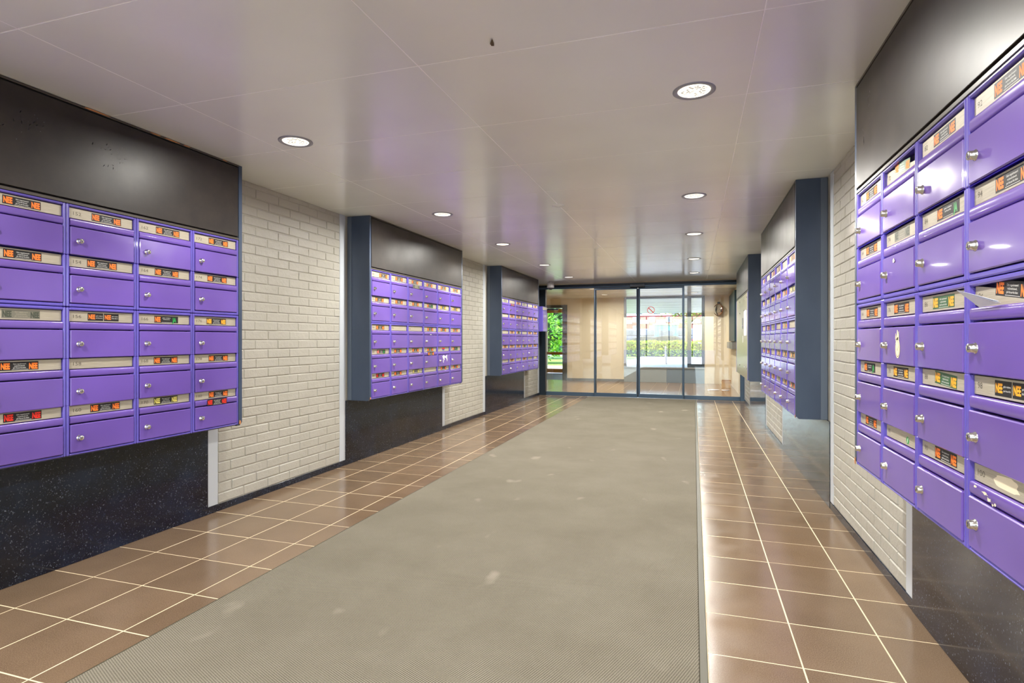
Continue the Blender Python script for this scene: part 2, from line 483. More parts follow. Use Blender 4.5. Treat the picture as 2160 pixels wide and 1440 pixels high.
for nm, X, side, segs, wd in (('baseboard_left', LW, 1, Lseg, 'left'), ('baseboard_right', RW, -1, Rseg, 'right')):
    root = empty(nm, (0, 0, 0), label='low black granite skirting along the foot of the %s brick wall' % wd, kind='structure')
    for (y0, y1) in segs:
        ym = y0+ (y1-y0)*.36
        for (a, b2) in ((y0+.001, ym-.0015), (ym+.0015, y1-.001)):
            mb = MB(); mb.box(X-.008*side, X+.006*side, a, b2, 0, .045, 'stone', .0004); build('skirting_slab', mb, root)
# granite panels under the banks
desc = {('L', 0): 'black speckled granite panel below the nearest purple mailboxes on the left',
        ('L', 1): 'black speckled granite panel below the middle mailbox bank on the left wall',
        ('L', 2): 'black granite panel below the mailbox bank beside the small single purple box',
        ('R', 0): 'black speckled granite panel below the closest mailboxes on the right wall',
        ('R', 1): 'shiny black granite panel below the blue grey housing in the middle of the right wall',
        ('R', 2): 'shiny granite panel below the steel panel housing next to the glass doors'}
for S, X, side, ss in (('L', LW, 1, [(.75, 2.929), (4.471, 6.559), (8.111, 10.169)]), ('R', RW, -1, [(.75, 2.799), (4.331, 6.469), (7.981, 10.099)])):
    for i, (a, b2) in enumerate(ss):
        mb = MB(); mb.box(X-.0015*side, X+.008*side, a, b2, 0, .588, 'stone', .0015)
        o = build('granite_panel', mb); tag(o, desc[(S, i)], 'wall panel', 'granite panels under the mailbox banks')

# ------------------------------------------------------------------ text
_tc = {}
def text_mesh(body, size=1, off=0, cx='LEFT'):
    key = (body, off, cx)
    if key not in _tc:
        cu = bpy.data.curves.new('t', 'FONT'); cu.body = body; cu.size = 1; cu.offset = off; cu.resolution_u = 2; cu.align_x = cx
        ob = bpy.data.objects.new('t', cu); COL.objects.link(ob)
        dg = bpy.context.evaluated_depsgraph_get(); me = bpy.data.meshes.new_from_object(ob.evaluated_get(dg))
        vs = [v.co.copy() for v in me.vertices]; fs = [tuple(p.vertices) for p in me.polygons]
        bpy.data.objects.remove(ob); bpy.data.curves.remove(cu); bpy.data.meshes.remove(me)
        _tc[key] = (vs, fs)
    return _tc[key]
def put_text(mb, body, x, z, y, h, k, width=None, off=0, cx='LEFT'):
    """text in the local xz plane facing -y; cap height h; squeezed to width"""
    vs, fs = text_mesh(body, 1, off, cx)
    if not vs: return
    x0 = min(v.x for v in vs); x1 = max(v.x for v in vs); s = h/.73
    sx_ = s if width is None else width/(x1-x0)
    mb.add([(x+(v.x-(x0 if cx == 'LEFT' else 0))*sx_, y, z+v.y*s) for v in vs], fs, k)

# ------------------------------------------------------------------ mailbox pieces (local: x to the viewer's right, -y towards viewer, z up from row top t)
CW = BW/6
PX0, PX1 = .0175, CW-.0155
def piece_frame(top_extra, bot_extra):
    mb = MB(); zb = -.2285-bot_extra; zt = .010+top_extra
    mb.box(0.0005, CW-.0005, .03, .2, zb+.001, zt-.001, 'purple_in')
    mb.box(0.0008, .0145, 0, .035, zb, zt, 'purple_frame', .004)
    mb.box(CW-.0130, CW-.0008, 0, .035, zb, zt, 'purple_frame', .004)
    mb.box(.013, CW-.012, .001, .032, .0015, zt, 'purple_frame', .004)
    if bot_extra > 0: mb.box(.013, CW-.012, .001, .032, zb, -.2275, 'purple_frame', .004)
    mb.box(.0145, .0165, .010, .035, -.226, 0, 'purple_frame')
    return mb.mesh('mailbox')
FR = [piece_frame(.0035, 0), piece_frame(-.0085, .0142), piece_frame(.0055, 0), piece_frame(-.0085, -.004), piece_frame(-.008, .0095)]
mb = MB(); mb.box(PX0, PX1, -.0015, .020, -.2245, -.0925, 'purple_door', .003)
for z in (-.12, -.15, -.18, -.21): mb.box(PX1+.0005, PX1+.0025, .004, .012, z, z+.014, 'purple_frame')
ME_DOOR = mb.mesh('door')
prof = []
for i in range(9):
    a = PI*i/8; prof.append((.009-.0078*math.sin(a)**.45 if 0 < i < 8 else .012, -.0535-.017+.017*math.cos(a)))
prof += [(.03, -.0535-.034), (.03, -.0535)]
mb = MB(); mb.prism(prof, PX0, PX1+.001, 'purple_door', True)
ME_LIP = fixn(mb.mesh('letter_slot_lip'))
mb = MB()
R = Matrix.Translation((PX0+.040, 0, -.158)) @ Matrix.Rotation(PI/2, 4, 'X')
mb.lathe([(.0145, 0), (.0145, .003), (.0118, .0045), (.0118, .016), (.0105, .018), (.0001, .018)], 'chrome', 16, R)
mb.box(-.0012, .0012, -.0056, .0056, .0181, .0184, 'keyhole', 0, R)
ME_LOCK = fixn(mb.mesh('lock'))
_plates = {}
def plate_mesh(num):
    if num in _plates: return _plates[num]
    mb = MB(); mb.box(PX0+.0005, PX1, .012, .016, -.0505, -.0012, 'plate', .001)
    put_text(mb, num, PX0+.020, -.034, .0117, .0165, 'digit', width=.0135*len(num)-.003, off=-.004)
    _plates[num] = mb.mesh('name_flap'); return _plates[num]
SW, SH = .150, .037
LINES = ('Géén ongeadresseerd', 'reclamedrukwerk,', 'géén Huis-aan-Huis bladen')
def sticker_mesh(kind):
    mb = MB(); y = .0112
    w2, h2 = SW/2, SH/2
    ground, c1, c2, t1, t2, lines, tcol = 'black', 'orange', 'orange', 'NEE', 'NEE', LINES, 'white'
    if kind == 'NJ': c2 = 'green'; t2 = 'JA'; lines = ('geen reclame', 'wel Huis-aan-Huis')
    if kind == 'RR': c1 = c2 = 'red'
    if kind == 'AA': c1 = c2 = 'amber'
    if kind == 'AG': c1 = c2 = 'amber'; ground = 'black_green'
    if kind == 'OG': ground = 'black_green'
    if kind == 'YY': c1 = c2 = 'pale_yellow'
    if kind == 'PJ': c1 = 'pink'; c2 = 'green'; t2 = 'JA'
    if kind == 'FD': ground = 'black_faded'; c1 = c2 = 'faded'; tcol = 'plate'
    if kind in ('N2', 'A2'):
        c = 'orange' if kind == 'N2' else 'amber'
        for q in (0, 1):
            x0 = -.078+q*.080
            mb.box(x0, x0+.076, y+.0004, y+.0010, -h2, h2, 'black')
            put_text(mb, 'NEE', x0+.004, -.010, y+.0002, .022, c, .032, .045)
            put_text(mb, 'géén reclame', x0+.040, .003, y+.0002, .005, 'white', .032)
            put_text(mb, 'géén Huis-aan-Huis' if q == 0 else 'bladen', x0+.040, -.007, y+.0002, .005, 'white', .032)
        return mb.mesh('sticker')
    if kind == 'WT':     # remains of a torn white label
        pts = []
        for i in range(18):
            a = 2*PI*i/18; r = 1+random.uniform(-.22, .1); pts.append((.056*math.copysign(abs(math.cos(a))**.6, math.cos(a))*r, y+.0006, .017*math.copysign(abs(math.sin(a))**.6, math.sin(a))*r))
        mb.add(pts, [tuple(range(18))], 'cream'); return mb.mesh('sticker')
    if kind == 'GL':     # small round green logo label
        R = Matrix.Translation((.03, y+.0006, -.006)) @ Matrix.Rotation(PI/2, 4, 'X')
        mb.disc(.013, 0, 'green', 18, R)
        mb.add([(.026, y, -.012), (.03, y, -.016), (.037, y, .002), (.033, y, .004)], [(0, 1, 2, 3)], 'white'); return mb.mesh('sticker')
    if kind == 'FL':     # red and blue torn label
        mb.box(-.04, .035, y+.0004, y+.001, .0, .016, 'red'); mb.box(-.03, .02, y+.0004, y+.001, -.016, -.002, 'blue'); mb.box(-.045, .04, y+.0008, y+.0012, -.006, .005, 'white'); return mb.mesh('sticker')
    if kind == 'SM':     # small dark label
        mb.box(-.03, .02, y+.0004, y+.001, -.004, .006, 'faded'); return mb.mesh('sticker')
    mb.box(-w2, w2, y+.0004, y+.0010, -h2, h2, ground)
    put_text(mb, t1, -w2+.0035, -.0120, y+.0002, .0255, c1, .0345, .055)
    put_text(mb, t2, w2-.038, -.0135, y+.0002, .0255, c2, .0345 if t2 == 'NEE' else .026, .055)
    for i, s in enumerate(lines): put_text(mb, s, 0, .0065-.0085*i, y+.0002, .0058, tcol, .050 if i != 1 else .042, 0, 'CENTER')
    mb.box(-.030, .034, y+.0001, y+.0003, -.0160, -.0150, tcol)
    return mb.mesh('sticker')
_st = {}
def sticker(kind):
    if kind not in _st: _st[kind] = sticker_mesh(kind)
    return _st[kind]
ROWT = [1.776, 1.546, 1.285, 1.0585, .836]
def mailbox_bank(loc, rz, nums, table, label, tilt=(), lip=(), scuffs=()):
    root = empty('mailbox_bank', loc, rz, label=label, cat='mailboxes', group='banks of purple mailboxes along both walls')
    for c in range(6):
        for r in range(5):
            box = link('mailbox', FR[r], root, (c*CW, 0, ROWT[r]))
            link('letter_slot_lip', ME_LIP, box)
            ang = 0
            d = link('door', ME_DOOR, box)
            if (c*7+r*3) % 11 == 4: d.location.y = -.002
            link('lock', ME_LOCK, box)
            p = link('name_flap', plate_mesh(nums[c][r]), box)
            s = None
            k, fx = table[c][r] if isinstance(table[c][r], tuple) else (table[c][r], .52)
            if k:
                s = link('sticker', sticker(k), box, (PX0+(PX1-PX0)*fx, 0, -.0258))
                if k in ('AG',) and r == 3: s.rotation_euler = (0, .06, 0)
            if (c, r) in tilt:      # flap hanging half open, hinged along its top edge
                for o in (p, s):
                    if o:
                        o.rotation_euler = (0, .13, 0) ; o.location.z += .006; o.location.y += .0015; o.location.x += .004
    for (c, r, k, fx) in lip:
        link('sticker', sticker(k), [b for b in root.children][c*5+r], (PX0+(PX1-PX0)*fx, -.0135, -.071))
    return root
NN, NJ, RR, AA, AG, YY, PJ, FD, N2, A2, WT, GL, OG, SM, FLG = 'NN', 'NJ', 'RR', 'AA', 'AG', 'YY', 'PJ', 'FD', 'N2', 'A2', 'WT', 'GL', 'OG', 'SM', 'FL'
def nums(start, step=10): return [[str(start+step*c+2*r) for r in range(5)] for c in range(6)]
L1T = [[NN]*5, [NN]*5,
       [(NN, .49), (NN, .5), (FD, .48), (NN, .46), (RR, .5)],
       [(NN, .57), (NN, .5), (N2, .52), None, (NN, .55)],
       [(NN, .56), (NN, .54), (NJ, .53), (NN, .52), (YY, .52)],
       [(NN, .57), (NN, .54), (AA, .52), (NN, .57), (NN, .57)]]
L2T = [[(NN, .68), (NN, .46), (NN, .5), (PJ, .55), (RR, .5)], [NN, NN, None, (NN, .45), (NN, .45)], [(NN, .48), NN, None, NN, (YY, .55)],
       [(NN, .46), (NJ, .5), NN, NN, None], [NN, (AA, .5), NN, FLG, NN], [NN, (AA, .5), NN, (NJ, .5), NN]]
L3T = [[FD, None, None, NN, SM], [None, NN, NN, NN, NN], [RR, NN, NJ, NN, SM], [FD, None, None, NJ, NN], [SM, NN, NN, NN, None], [NN, NN, NN, NN, WT]]
R1T = [[(NN, .5), (NN, .5), (NN, .52), (NJ, .42), (NN, .48)], [(OG, .5), (FD, .52), (NN, .5), (AA, .48), (GL, .6)],
       [(NN, .52), (NJ, .6), (AG, .5), (AG, .55), (NN, .55)], [(NN, .56), (NN, .58), (NN, .56), (A2, .58), (WT, .5)], [NN]*5, [NN]*5]
R2T = [[RR, AA, None, NN, NN], [None, YY, RR, NN, AA], [NN, AA, FD, None, NN], [AA, AA, None, AA, FD], [None, NN, OG, AA, AA], [NN, YY, None, AA, NN]]
bankL1 = mailbox_bank((LF, .84, 0), PI/2, nums(122), L1T, 'nearest purple mailbox bank on the left wall, numbered up to 180', lip=((5, 4, 'RR', .5),))
bankL2 = mailbox_bank((LF, 4.535, 0), PI/2, nums(182), L2T, 'middle purple mailbox bank on the left, a torn white sticker on one door', lip=((3, 3, 'NN', .5), (2, 0, 'FD', .5)))
bankL3 = mailbox_bank((LF, 8.24, 0), PI/2, nums(242), L3T, 'farthest purple mailbox bank on the left, beside the single purple box', lip=((1, 0, 'RR', .5),))
bankR1 = mailbox_bank((RF, 2.85, 0), -PI/2, nums(62), R1T, 'closest purple mailbox bank on the right, with a pear-shaped sticker on a door', tilt=((1, 0), (3, 2)))
bankR2 = mailbox_bank((RF, 6.565, 0), -PI/2, nums(2), R2T, 'glossy purple mailbox bank in the middle of the right wall, seen at a sharp angle')

def decal(bank, c, r, mb, name, lab=None):
    box = [b for b in bank.children][c*5+r]
    o = build(name, mb, box, fix=False)
    if lab: o['label'] = lab
    return o
# pear shaped sticker (right bank, third row)
mb = MB(); yy = -.0022
pts = [(.185+.0245*math.cos(2*PI*i/24), yy, -.168+.034*math.sin(2*PI*i/24)) for i in range(24)]; mb.add(pts, [tuple(range(24))[::-1]], 'cream')
for i in range(20):
    a = 2*PI*i/20; b2 = 2*PI*(i+1)/20
    if .9 < i/20*2*PI < 2.2: continue
    q = [(.185+r_*.0245*math.cos(t), yy-.0003, -.168+r_*.034*math.sin(t)) for r_, t in ((.8, a), (.8, b2), (.87, b2), (.87, a))]
    mb.add(q, [(0, 1, 2, 3)], 'flake')
for (x0, z0, x1, z1, ww) in ((.172, -.138, .168, -.118, .006), (.183, -.137, .184, -.103, .010), (.194, -.138, .197, -.108, .007), (.175, -.142, .190, -.128, .012), (.165, -.135, .166, -.115, .004)):
    mb.add([(x0-ww, yy-.0002, z0), (x0+ww, yy-.0002, z0), (x1+ww*.35, yy-.0002, z1), (x1-ww*.35, yy-.0002, z1)], [(0, 1, 2, 3)], 'cream')
for (x0, z0, x1, z1) in ((.176, -.166, .183, -.176), (.183, -.176, .195, -.158), (.184, -.128, .184, -.150), (.173, -.125, .178, -.142)):
    mb.add([(x0, yy-.0005, z0), (x0+.0016, yy-.0005, z0), (x1+.0016, yy-.0005, z1), (x1, yy-.0005, z1)], [(0, 1, 2, 3)], 'digit')
decal(bankR1, 1, 2, mb, 'door_sticker', 'cream pear-shaped sticker')
def blob(mb, cx, cz, rx, rz_, k, n=14, y_=-.0042, jag=.35):
    ph = random.uniform(0, 6)
    mb.add([(cx+rx*(1+random.uniform(-jag, jag))*math.cos(2*PI*i/n+ph), y_, cz+rz_*(1+random.uniform(-jag, jag))*math.sin(2*PI*i/n+ph)) for i in range(n)], [tuple(range(n))], k)
mb = MB()
for (x, z, a, b2) in ((.15, -.115, .03, .020), (.24, -.12, .018, .03), (.20, -.118, .03, .012), (.17, -.14, .012, .016), (.15, -.165, .008, .018), (.25, -.15, .009, .02)): blob(mb, x, z, a, b2, 'white')
decal(bankL2, 4, 3, mb, 'torn_sticker', 'torn white sticker remains')
mb = MB(); blob(mb, .15, -.115, .010, .007, 'cream')
decal(bankR1, 1, 1, mb, 'torn_sticker', 'small torn cream scrap')
mb = MB()
for (x, z, a, b2) in ((.06, -.06, .008, .003), (.11, -.065, .014, .003), (.13, -.075, .012, .004), (.16, -.08, .006, .003), (.15, -.083, .004, .003)): blob(mb, x, z, a, b2, 'cream', 10, -.0032, .5)
decal(bankR1, 3, 4, mb, 'scuff_mark')
mb = MB(); blob(mb, .17, -.083, .022, .003, 'white', 12, -.003, .5)
decal(bankL2, 3, 2, mb, 'scuff_mark')
# flyer sticking out of a slot of the right bank
fy = MB(); fy.add([(0, 0, 0), (.11, -.004, .006), (.105, -.012, .008), (-.035, -.035, .045)], [(0, 1, 3), (1, 2, 3)], 'paper')
fy.add([(0, .002, -.004), (.11, .000, .002), (.105, -.010, .004), (-.035, -.034, .043)], [(3, 1, 0), (3, 2, 1)], 'paper')
o = build('flyer', fy, None, (RF-.001, 2.85-3*CW-.075, ROWT[2]-.052), (0, 0, -PI/2))
tag(o, 'folded white flyer poking out of a letter slot in the right mailbox bank', 'paper')

# ------------------------------------------------------------------ housings around the banks
def housing(loc, rz, depth, label, grp='dark housings around the mailbox banks', chips=()):
    root = empty('mailbox_housing', loc, rz, label=label, cat='cabinet', group=grp)
    pf = [(0.0, .612), (.018, .588), (depth, .588), (depth, CEIL-.002), (0.0, CEIL-.002)]
    for (x0, x1) in ((-.027, -.001), (BW+.001, BW+.028)):
        mb = MB(); mb.prism(pf, x0, x1, 'side'); build('side_panel', mb, root)
        xx = x0-.004 if x0 < 0 else x1
        mb = MB(); mb.box(xx, xx+.004, depth-.045, depth-.002, .590, CEIL-.003, 'side_strip', .001); build('edge_batten', mb, root)
    mb = MB(); mb.box(0, BW, .012, .03, 1.788, CEIL-.002, 'gap'); build('backing_board', mb, root)
    mb = MB(); mb.box(0, BW, .03, depth, .590, .5965, 'side'); build('bottom_board', mb, root)
    mb = MB(); mb.box(.006, BW-.006, -.002, .014, 1.812, CEIL-.020, 'fascia', .0015); build('fascia_panel', mb, root)
    mb = MB(); mb.box(-.001, BW+.001, -.001, .012, CEIL-.012, CEIL-.002, 'trim_dark', .001); build('top_trim', mb, root)
    mb = MB(); mb.box(0, BW, .000, .012, 1.7905, 1.804, 'trim_dark', .001); build('lower_trim', mb, root)
    for (x, z, a, b2) in chips:
        mb = MB(); random.seed(int(x*1000)+3)
        n = 10; ph = random.uniform(0, 6)
        pts = [(x+a*(1+random.uniform(-.3, .3))*math.cos(2*PI*i/n+ph), -.0026, z+b2*(1+random.uniform(-.3, .3))*math.sin(2*PI*i/n+ph)) for i in range(n)]
        mb.add(pts, [tuple(range(n))], 'wood_chip')
        mb.add([(p[0], p[1]+.0016, p[2]) for p in pts], [tuple(range(n))[::-1]], 'wood_chip')
        tag(build('bare_wood_chip', mb, root, fix=False), 'chipped bare wood')
    return root
housing((LF, .84, 0), PI/2, .232, 'dark brown topped housing around the nearest mailbox bank on the left, chipped along the ceiling',
        chips=((1.20, CEIL-.006, .06, .0035), (1.52, CEIL-.006, .03, .003), (1.62, CEIL-.007, .05, .003), (1.72, CEIL-.006, .02, .003), (2.0, CEIL-.006, .02, .002), (BW+.010, .613, .007, .013)))
housing((LF, 4.535, 0), PI/2, .232, 'blue grey sided housing around the middle mailbox bank on the left wall', chips=((-.012, .612, .008, .01),))
housing((LF, 8.24, 0), PI/2, .232, 'blue grey sided housing around the farthest mailbox bank on the left wall')
housing((RF, 2.85, 0), -PI/2, .202, 'dark topped housing around the closest mailbox bank on the right wall', chips=((-.016, .610, .009, .015),))
housing((RF, 6.565, 0), -PI/2, .202, 'tall blue grey housing around the mailbox bank in the middle of the right wall', chips=((BW+.012, .606, .009, .012),))
housing((RF, 10.265, 0), -PI/2, .202, 'blue grey housing around the steel panel on the right near the glass doors')
# paint nicks on the near fascias (shape of their own)
def nicks(bank, spots, n_each):
    random.seed(11); mb = MB()
    for (x, z, dx, dz, ang) in spots:
        for i in range(n_each):
            px, pz = x+random.gauss(0, dx), z+random.gauss(0, dz); l = random.choice((.0015, .002, .005, .008)); a = ang+random.gauss(0, .3)
            c_, s_ = math.cos(a)*l, math.sin(a)*l
            mb.add([(px-c_, -.0024, pz-s_), (px-s_*.2, -.0024, pz+.0008), (px+c_, -.0024, pz+s_), (px+s_*.2, -.0024, pz-.0008)], [(0, 1, 2, 3), (3, 2, 1, 0)], 'paper')
    o = build('paint_nicks', mb, bank, fix=False); o['kind'] = 'stuff'
HS = [o for o in bpy.data.objects if o.name.startswith('mailbox_housing')]
nicks(HS[0], [(.84, 2.08, .05, .03, 1.0), (.92, 2.11, .05, .03, .8), (1.25, 2.05, .03, .04, 1.2), (1.30, 2.10, .05, .02, .3)], 14)
nicks(HS[3], [(.20, 2.13, .012, .04, 1.5), (.12, 1.98, .01, .05, 1.5)], 10)
# steel panel in the third right housing
root = empty('intercom_panel', (RF, 10.265, 0), -PI/2, label='pale brushed steel door entry panel with a white notice on the right wall', cat='panel')
mb = MB(); mb.box(.0, .02, -.004, .2, .60, 1.785, 'purple_frame', .003); mb.box(BW-.02, BW, -.004, .2, .60, 1.785, 'purple_frame', .003); mb.box(.02, BW-.02, .02, .2, .60, 1.785, 'purple_in'); build('panel_frame', mb, root)
mb = MB(); mb.box(.021, BW-.021, -.002, .018, .604, 1.782, 'steel', .002); build('steel_plate', mb, root)
for x in (.75, 1.55, 1.97):
    for z in (.75, 1.55, 1.72):
        mb = MB(); R = Matrix.Translation((x, -.002, z)) @ Matrix.Rotation(PI/2, 4, 'X'); mb.lathe([(.012, 0), (.011, .004), (.0001, .006)], 'chrome', 12, R); build('screw', mb, root)
mb = MB(); mb.box(1.50, 1.93, -.004, -.002, 1.20, 1.55, 'paper'); tag(build('notice', mb, root), 'white paper notice')
mb = MB(); mb.box(1.22, 1.40, -.006, -.002, 1.30, 1.46, 'grey', .002)
for i in range(4): mb.box(1.245+i*.035, 1.265+i*.035, -.009, -.006, 1.33, 1.35, 'chrome', .002)
build('call_buttons', mb, root)
mb = MB(); mb.box(1.3, 1.36, -.004, -.002, 1.10, 1.20, 'white'); build('label_strip', mb, root)

# single purple box right of bank L3
root = empty('letter_box', (LF, 10.69, 0), PI/2, label='single purple letter box on the brick beside the sliding glass doors', cat='mailbox')
mb = MB(); mb.box(0, .335, 0, .228, 1.300, 1.788, 'purple_frame', .003); build('body', mb, root)
mb = MB(); mb.box(.018, .318, -.006, .004, 1.315, 1.700, 'purple_door', .003); o = build('door', mb, root)
mb = MB(); mb.lathe([(.013, 0), (.012, .014), (.0001, .016)], 'chrome', 12, Matrix.Translation((.05, -.006, 1.5)) @ Matrix.Rotation(PI/2, 4, 'X')); build('lock', mb, o)
mb = MB(); mb.box(.018, .318, -.003, .003, 1.722, 1.775, 'plate', .001); build('name_flap', mb, root)

# ------------------------------------------------------------------ glass door screen
S = empty('door_1', (0, DY, 0), label='fixed blue grey aluminium screen of the sliding door entrance', kind='structure')
def fr(name, x0, x1, y0, y1, z0, z1, k, par, b=.004):
    mb = MB(); mb.box(x0, x1, y0, y1, z0, z1, k, b); return build(name, mb, par)
fr('header', LW, RW, -.06, .10, 2.165, 2.205, 'alu', S); fr('header_cap', LW, RW, -.045, .10, 2.207, 2.245, 'alu_dark', S)
fr('top_filler', LW, RW, -.01, .10, 2.245, CEIL+.01, 'wall_paint', S)
fr('header_groove', -1.9, -.18, -.062, -.05, 2.203, 2.209, 'seal', S, 0)
fr('post', LW, -2.90, -.02, .09, 0, 2.165, 'alu_dark', S); fr('post', .815, RW, -.02, .09, 0, 2.165, 'alu', S)
fr('post', -1.905, -1.862, .0, .09, 0, 2.165, 'alu', S); fr('post', -.216, -.175, .0, .09, 0, 2.165, 'alu', S)
fr('bottom_rail', -2.90, -1.905, .02, .07, 0, .075, 'alu', S); fr('bottom_rail', -.175, .815, .02, .07, 0, .075, 'alu', S)
fr('pane', -2.90, -1.905, .040, .046, .07, 2.17, 'glass', S, 0); fr('pane', -.175, .815, .040, .046, .07, 2.17, 'glass', S, 0)
def leaf(name, x0, x1, lab, ml, mr):
    D = empty(name, (0, DY, 0), label=lab, kind='structure')
    fr('top_rail', x0, x1, -.030, .005, 2.125, 2.163, 'alu', D); fr('bottom_rail', x0, x1, -.035, .005, .012, .085, 'alu', D)
    fr('stile', x0, x0+ml, -.032, .005, .085, 2.125, 'alu', D); fr('stile', x1-mr, x1, -.032, .005, .085, 2.125, 'alu', D)
    fr('pane', x0+ml, x1-mr, -.016, -.010, .08, 2.13, 'glass', D, 0)
    return D
leaf('door_2', -1.895, -1.049, 'left sliding glass door leaf', .022, .020)
d3 = leaf('door_3', -1.033, -.190, 'right sliding glass door leaf with a red prohibition sign', .032, .022)
fr('rubber_seal', -1.049, -1.033, -.028, .0, .02, 2.13, 'seal', d3, 0)
# prohibition sign
mb = MB(); R = Matrix.Translation((-.795, -.018, 1.71)) @ Matrix.Rotation(PI/2, 4, 'X'); rr = .070
ring = []
for i in range(28):
    a = 2*PI*i/28; b2 = 2*PI*(i+1)/28
    mb.add([(r_*math.cos(t), r_*math.sin(t), .0) for r_, t in ((rr*.86, a), (rr*.86, b2), (rr, b2), (rr, a))], [(0, 1, 2, 3)], 'red', False, R)
mb.add([(-.052, .042, .0002), (-.042, .052, .0002), (.052, -.042, .0002), (.042, -.052, .0002)], [(0, 3, 2, 1)], 'red', False, R)
build('prohibition_sign', mb, d3, fix=False)
# sensor
root = empty('motion_sensor', (-1.045, DY-.062, 2.19), label='black motion sensor bar on the header above the sliding doors', cat='sensor')
mb = MB(); mb.prism([(0, -.035), (-.03, -.045), (-.055, -.028), (-.06, .02), (0, .03)], -.14, .14, 'sensor'); build('sensor_body', mb, root)
mb = MB(); mb.box(-.10, .10, -.0625, -.055, -.018, -.010, 'grey', .002); build('sensor_window', mb, root)
# dome camera
p = (-2.66, 10.75)
root = empty('dome_camera', (p[0], p[1], CEIL), label='white dome security camera hanging from the ceiling by the glass doors', cat='camera')
mb = MB(); mb.lathe([(.028, 0), (.03, -.02), (.055, -.03), (.066, -.055), (.070, -.105), (.068, -.125), (.050, -.128)], 'cam_white', 20); build('housing', mb, root)
mb = MB(); mb.lathe([(.050, -.126), (.046, -.145), (.030, -.160), (.0001, -.166)], 'dome', 20); build('lens_dome', mb, root)
# ceiling lights
n_l = 0
def downlight(x, y, label, first=[None]):
    if first[0] is None:
        root = empty('ceiling_light', (x, y, CEIL))
        mb = MB(); mb.lathe([(.094, .002), (.094, -.003), (.088, -.006), (.074, -.004), (.072, .0012)], 'ring', 32); build('trim_ring', mb, root)
        mb = MB(); mb.lathe([(.072, .0008), (.070, -.0025), (.064, -.0025), (.063, .0005)], 'lamp_tube', 32); build('lamp_rim', mb, root)
        mb = MB(); mb.disc(.0632, -.0008, 'lamp_glass', 28, None, True)
        build('lamp_glass', mb, root, fix=False)
        first[0] = root
    else:
        root = first[0].copy(); COL.objects.link(root); root.location = (x, y, CEIL)
        for ch in first[0].children:
            c2 = ch.copy(); COL.objects.link(c2); c2.parent = root
    tag(root, label, 'light', 'recessed round ceiling lights')
    ld = bpy.data.lights.new('lamp', 'AREA'); ld.shape = 'RECTANGLE'; ld.size = .118; ld.size_y = .020; ld.energy = LAMP_W; ld.color = LAMP_C; ld.spread = math.radians(171)
    lo = bpy.data.objects.new('lamp', ld); COL.objects.link(lo); lo.parent = root; lo.location = (0, 0, -.0045)
    return root
LY = [2.70, 4.68, 6.37, 8.34, 10.10]
od = ['closest', 'second', 'third', 'fourth', 'farthest']
for i, y in enumerate(LY):
    downlight(-2.16, y, '%s round downlight in the ceiling row beside the left wall' % od[i])
    downlight(0.0, y, '%s round downlight in the ceiling row beside the right wall' % od[i])
for i, y in enumerate((.75, -1.2)):
    for x, sd in ((-2.16, 'left'), (0.0, 'right')):
        downlight(x, y, '%s round downlight behind the viewer in the %s row' % (('first', 'second', 'third')[i], sd))
for i, (x, y) in enumerate(((-2.16, 12.6), (0, 12.6), (-2.16, 14.4), (0, 14.4))):
    downlight(x, y, 'round downlight in the inner lobby ceiling, %s' % ('left near', 'right near', 'left far', 'right far')[i])
root = empty('smoke_detector', (-1.086, 4.665, CEIL), label='flat pale round detector on a ceiling joint in the middle of the lobby', cat='detector')
mb = MB(); mb.lathe([(.052, .001), (.052, -.004), (.044, -.007), (.036, -.005), (.034, -.010), (.0001, -.012)], 'ceiling', 24); build('detector_cover', mb, root)

# ------------------------------------------------------------------ inner lobby behind the glass
fl = MB(); fl.box(-4.7, RW+.3, DY, BACKY+.2, -.12, 0, 'tile_far'); o = build('floor_inner', fl); o.name = 'floor_inner_lobby'; tag(o, 'brown tiled floor behind the glass doors', kind='structure')
mb = MB(); mb.box(-4.7, RW+.3, DY+.051, 25.4, CEIL, CEIL+.1, 'ceiling')
o = build('ceiling_inner_lobby', mb); tag(o, 'glossy ceiling continuing behind the glass doors as a canopy', kind='structure')
for i, y in enumerate([12.0, 12.7, 13.4, 14.1, 14.8, 16.5, 18, 19.5, 21, 22.5, 24]):
    mb = MB(); mb.box(-4.7, RW+.3, y, y+.006, CEIL-.0015, CEIL, 'gap' if i > 4 or i == 2 else 'ceil_gap'); build('joint', mb, o)
mb = MB(); mb.box(RW, RW+.25, DY+.051, 16.5, 0, CEIL, 'wall_paint'); tag(build('wall_right_inner', mb), 'cream side wall behind the glass doors', kind='structure')
mb = MB(); mb.box(-4.95, -4.7, DY-.2, 18.6, 0, CEIL, 'wall_paint'); mb.box(-4.7, LW-.25, DY-.2, DY+.05, 0, CEIL, 'wall_paint')
tag(build('wall_left_inner', mb), 'cream wall at the left of the inner lobby', kind='structure')
WB = MB()
WB.box(-3.36, -1.80, BACKY, BACKY+.15, 0, CEIL, 'wall_paint'); WB.box(-4.7, -3.36, BACKY, BACKY+.15, 2.10, CEIL, 'wall_paint'); WB.box(.26, RW, BACKY, BACKY+.15, 0, CEIL, 'wall_paint')
wall_back = build('wall_back', WB); tag(wall_back, 'cream back wall of the inner lobby', kind='structure')
mb = MB(); mb.box(-3.36, -1.80, BACKY-.012, BACKY, 0, .07, 'grey'); tag(build('baseboard_back', mb), 'grey skirting', kind='structure')
D4 = empty('door_4', (0, BACKY, 0), label='open doorway with a dark olive frame leading to the garden', kind='structure')
